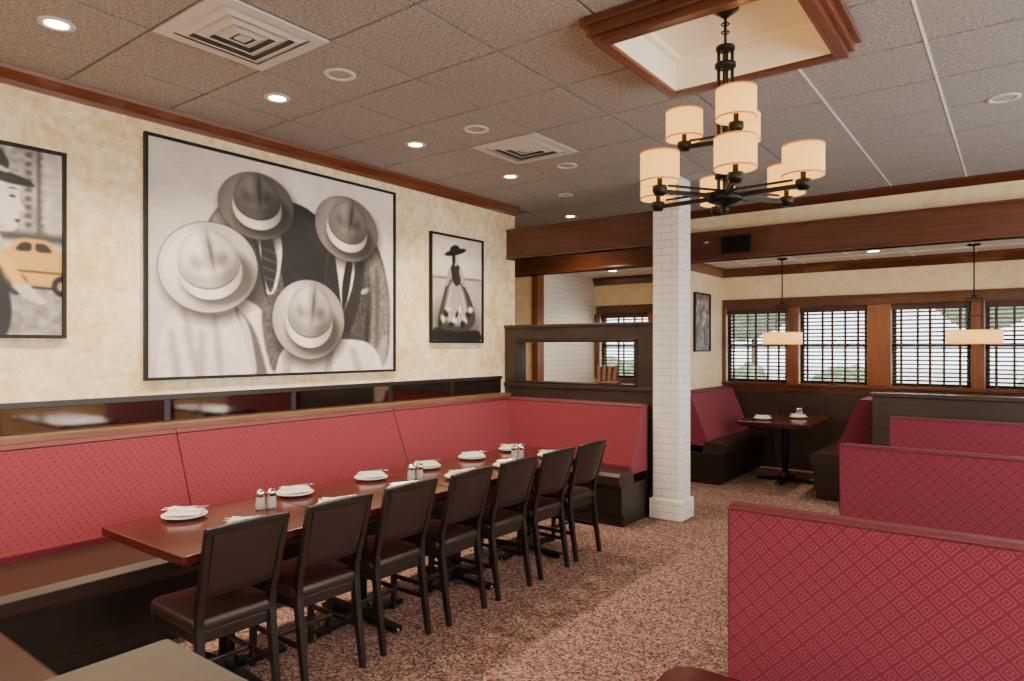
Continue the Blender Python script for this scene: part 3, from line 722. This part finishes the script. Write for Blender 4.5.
# dress, shoulder and arm
A.mix(uv([(-.1,-.1),(.62,-.1),(.70,.10),(.66,.30),(.58,.42),(.44,.49),(.2,.52),(-.1,.50)],.012), .10)
for k in range(7): A.mix(uv([(.16+.06*k,-.05),(.175+.06*k,-.05),(.38+.03*k,.44),(.37+.03*k,.44)],.015)*.45, .42)
A.mix(uv([(.52,.43),(.60,.40),(.72,.22),(.86,.16),(.92,.18),(.84,.23),(.76,.30),(.66,.42),(.56,.48)],.010), .78)
A.mix(uv([(.56,.41),(.62,.37),(.72,.24),(.70,.22)],.02)*.6, .42)
# neck and face
A.mix(uv([(.44,.46),(.47,.62),(.60,.62),(.615,.54),(.66,.45),(.58,.42)],.008), .70)
A.mix(uv([(.50,.84),(.48,.68),(.53,.58),(.62,.545),(.70,.55),(.725,.575),(.722,.598),(.738,.607),(.728,.622),(.742,.635),(.728,.652),(.765,.675),(.738,.72),(.732,.75),(.745,.79),(.72,.85),(.60,.88)],.006), .86)
A.mix(uv([(.52,.62),(.56,.57),(.66,.555),(.64,.575),(.58,.60)],.03)*.6, .50)
A.mix(A.ell(.585*.8,.66*1.06,.035,.04,0,.05)*.25, .6)
A.mix(uv([(.665,.735),(.69,.748),(.722,.738),(.70,.728)],.004), .10); A.mix(uv([(.65,.772),(.69,.788),(.735,.778),(.69,.776)],.004), .18)
A.mix(uv([(.695,.612),(.735,.622),(.738,.607),(.725,.596)],.005), .15)
A.mix(uv([(.725,.655),(.742,.66),(.738,.65),(.728,.648)],.004)*.6, .3)
# hair and hat
A.mix(uv([(.40,.62),(.50,.60),(.54,.68),(.55,.76),(.62,.82),(.60,.90),(.36,.92)],.012), .14)
A.mix(A.ell(.555*.8,.665*1.06,.014,.014,0,.008), .9)
A.mix(uv([(.18,.90),(.40,.86),(.66,.80),(.84,.80),(.80,.835),(.64,.87),(.40,.95),(.2,.98)],.010), .05)
A.mix(uv([(.28,.92),(.66,.84),(.68,.92),(.60,1.0),(.34,1.02)],.012), .10); A.mix(uv([(.30,.93),(.67,.85),(.675,.88),(.31,.965)],.008), .75)
m_ = TX[...,None]*.8; A.tint = A.tint*(1-m_)+np.array([1.12,.80,.30])*m_
A.build('framed_print_of_woman_by_car', .80, 1.67, XW)
A = Art(.50, .72, .008); uv = A.poly
A.T = .55+A.noise(20,.10)
for k in range(5): A.mix(uv([(.1+.17*k,.1),(.2+.17*k,.1),(.2+.17*k,.5+.1*(k%3)),(.1+.17*k,.45+.1*(k%3))],.02), .2+.12*(k%3))
A.build('framed_street_print', 8.25, 1.56, -3.3)

# ---------------------------------------------------------------- exterior
b = MB(); b.box(-30,30,YW+.3,60,-.15,-.1,ASPH); b.box(-30,30,14,14.3,-.1,.05,WHITE); b.obj('parking_lot_ground')
def blob(name, x, y, z, r, m=LEAF, trunk=0):
    bm = bmesh.new()
    for k in range(7):
        t = bmesh.ops.create_icosphere(bm, subdivisions=3, radius=r*random.uniform(.5,.75))
        o = Vector((random.uniform(-.6,.6)*r, random.uniform(-.5,.5)*r, random.uniform(-.3,.5)*r))
        for v in t['verts']: v.co = v.co*(1+random.uniform(-.08,.08))+o
    me = bpy.data.meshes.new(name); bm.to_mesh(me); bm.free(); me.materials.append(m); me.materials.append(BARK)
    o = bpy.data.objects.new(name, me); C.objects.link(o); o.location = (x,y,z)
    if trunk:
        q = MB(); q.cyl((0,0,-z),(0,0,0),.14,BARK,.08); t = q.obj('trunk'); t.parent = o
for x, y, r in ((-9,17,.9),(-6,17.5,.8),(-3.4,18,.9),(.5,17,.8),(3,18,.9)): blob('shrub', x, y, r*.6-.1, r)
for x, y in ((-8,26),(-1,28),(5,27)): blob('tree', x, y, 3.6, 1.8, LEAF, 1)

# ---------------------------------------------------------------- lights
def area(name, loc, rot, sx, sy, e, col):
    l = bpy.data.lights.new(name, 'AREA'); l.shape = 'RECTANGLE'; l.size = sx; l.size_y = sy; l.energy = e; l.color = col
    o = bpy.data.objects.new(name, l); C.objects.link(o); o.location = loc; o.rotation_euler = rot
area('daylight_right_windows', (XR+.5, 2.4, 1.8), (0, math.radians(90), 0), 1.9, 9.5, 520, (1,.96,.92))
W = bpy.data.worlds.new('world'); bpy.context.scene.world = W; W.use_nodes = True
bg = W.node_tree.nodes['Background']; bg.inputs[0].default_value = (.92,.96,1,1); bg.inputs[1].default_value = 6.5

cam = bpy.data.cameras.new('camera'); co = bpy.data.objects.new('camera', cam); C.objects.link(co)
co.location = (0,0,1.6); co.rotation_euler = (math.radians(90), 0, math.radians(36.87))
cam.sensor_width = 36; cam.lens = 675/1024*36; cam.shift_y = 6.5/1024; cam.clip_start = .05
bpy.context.scene.camera = co
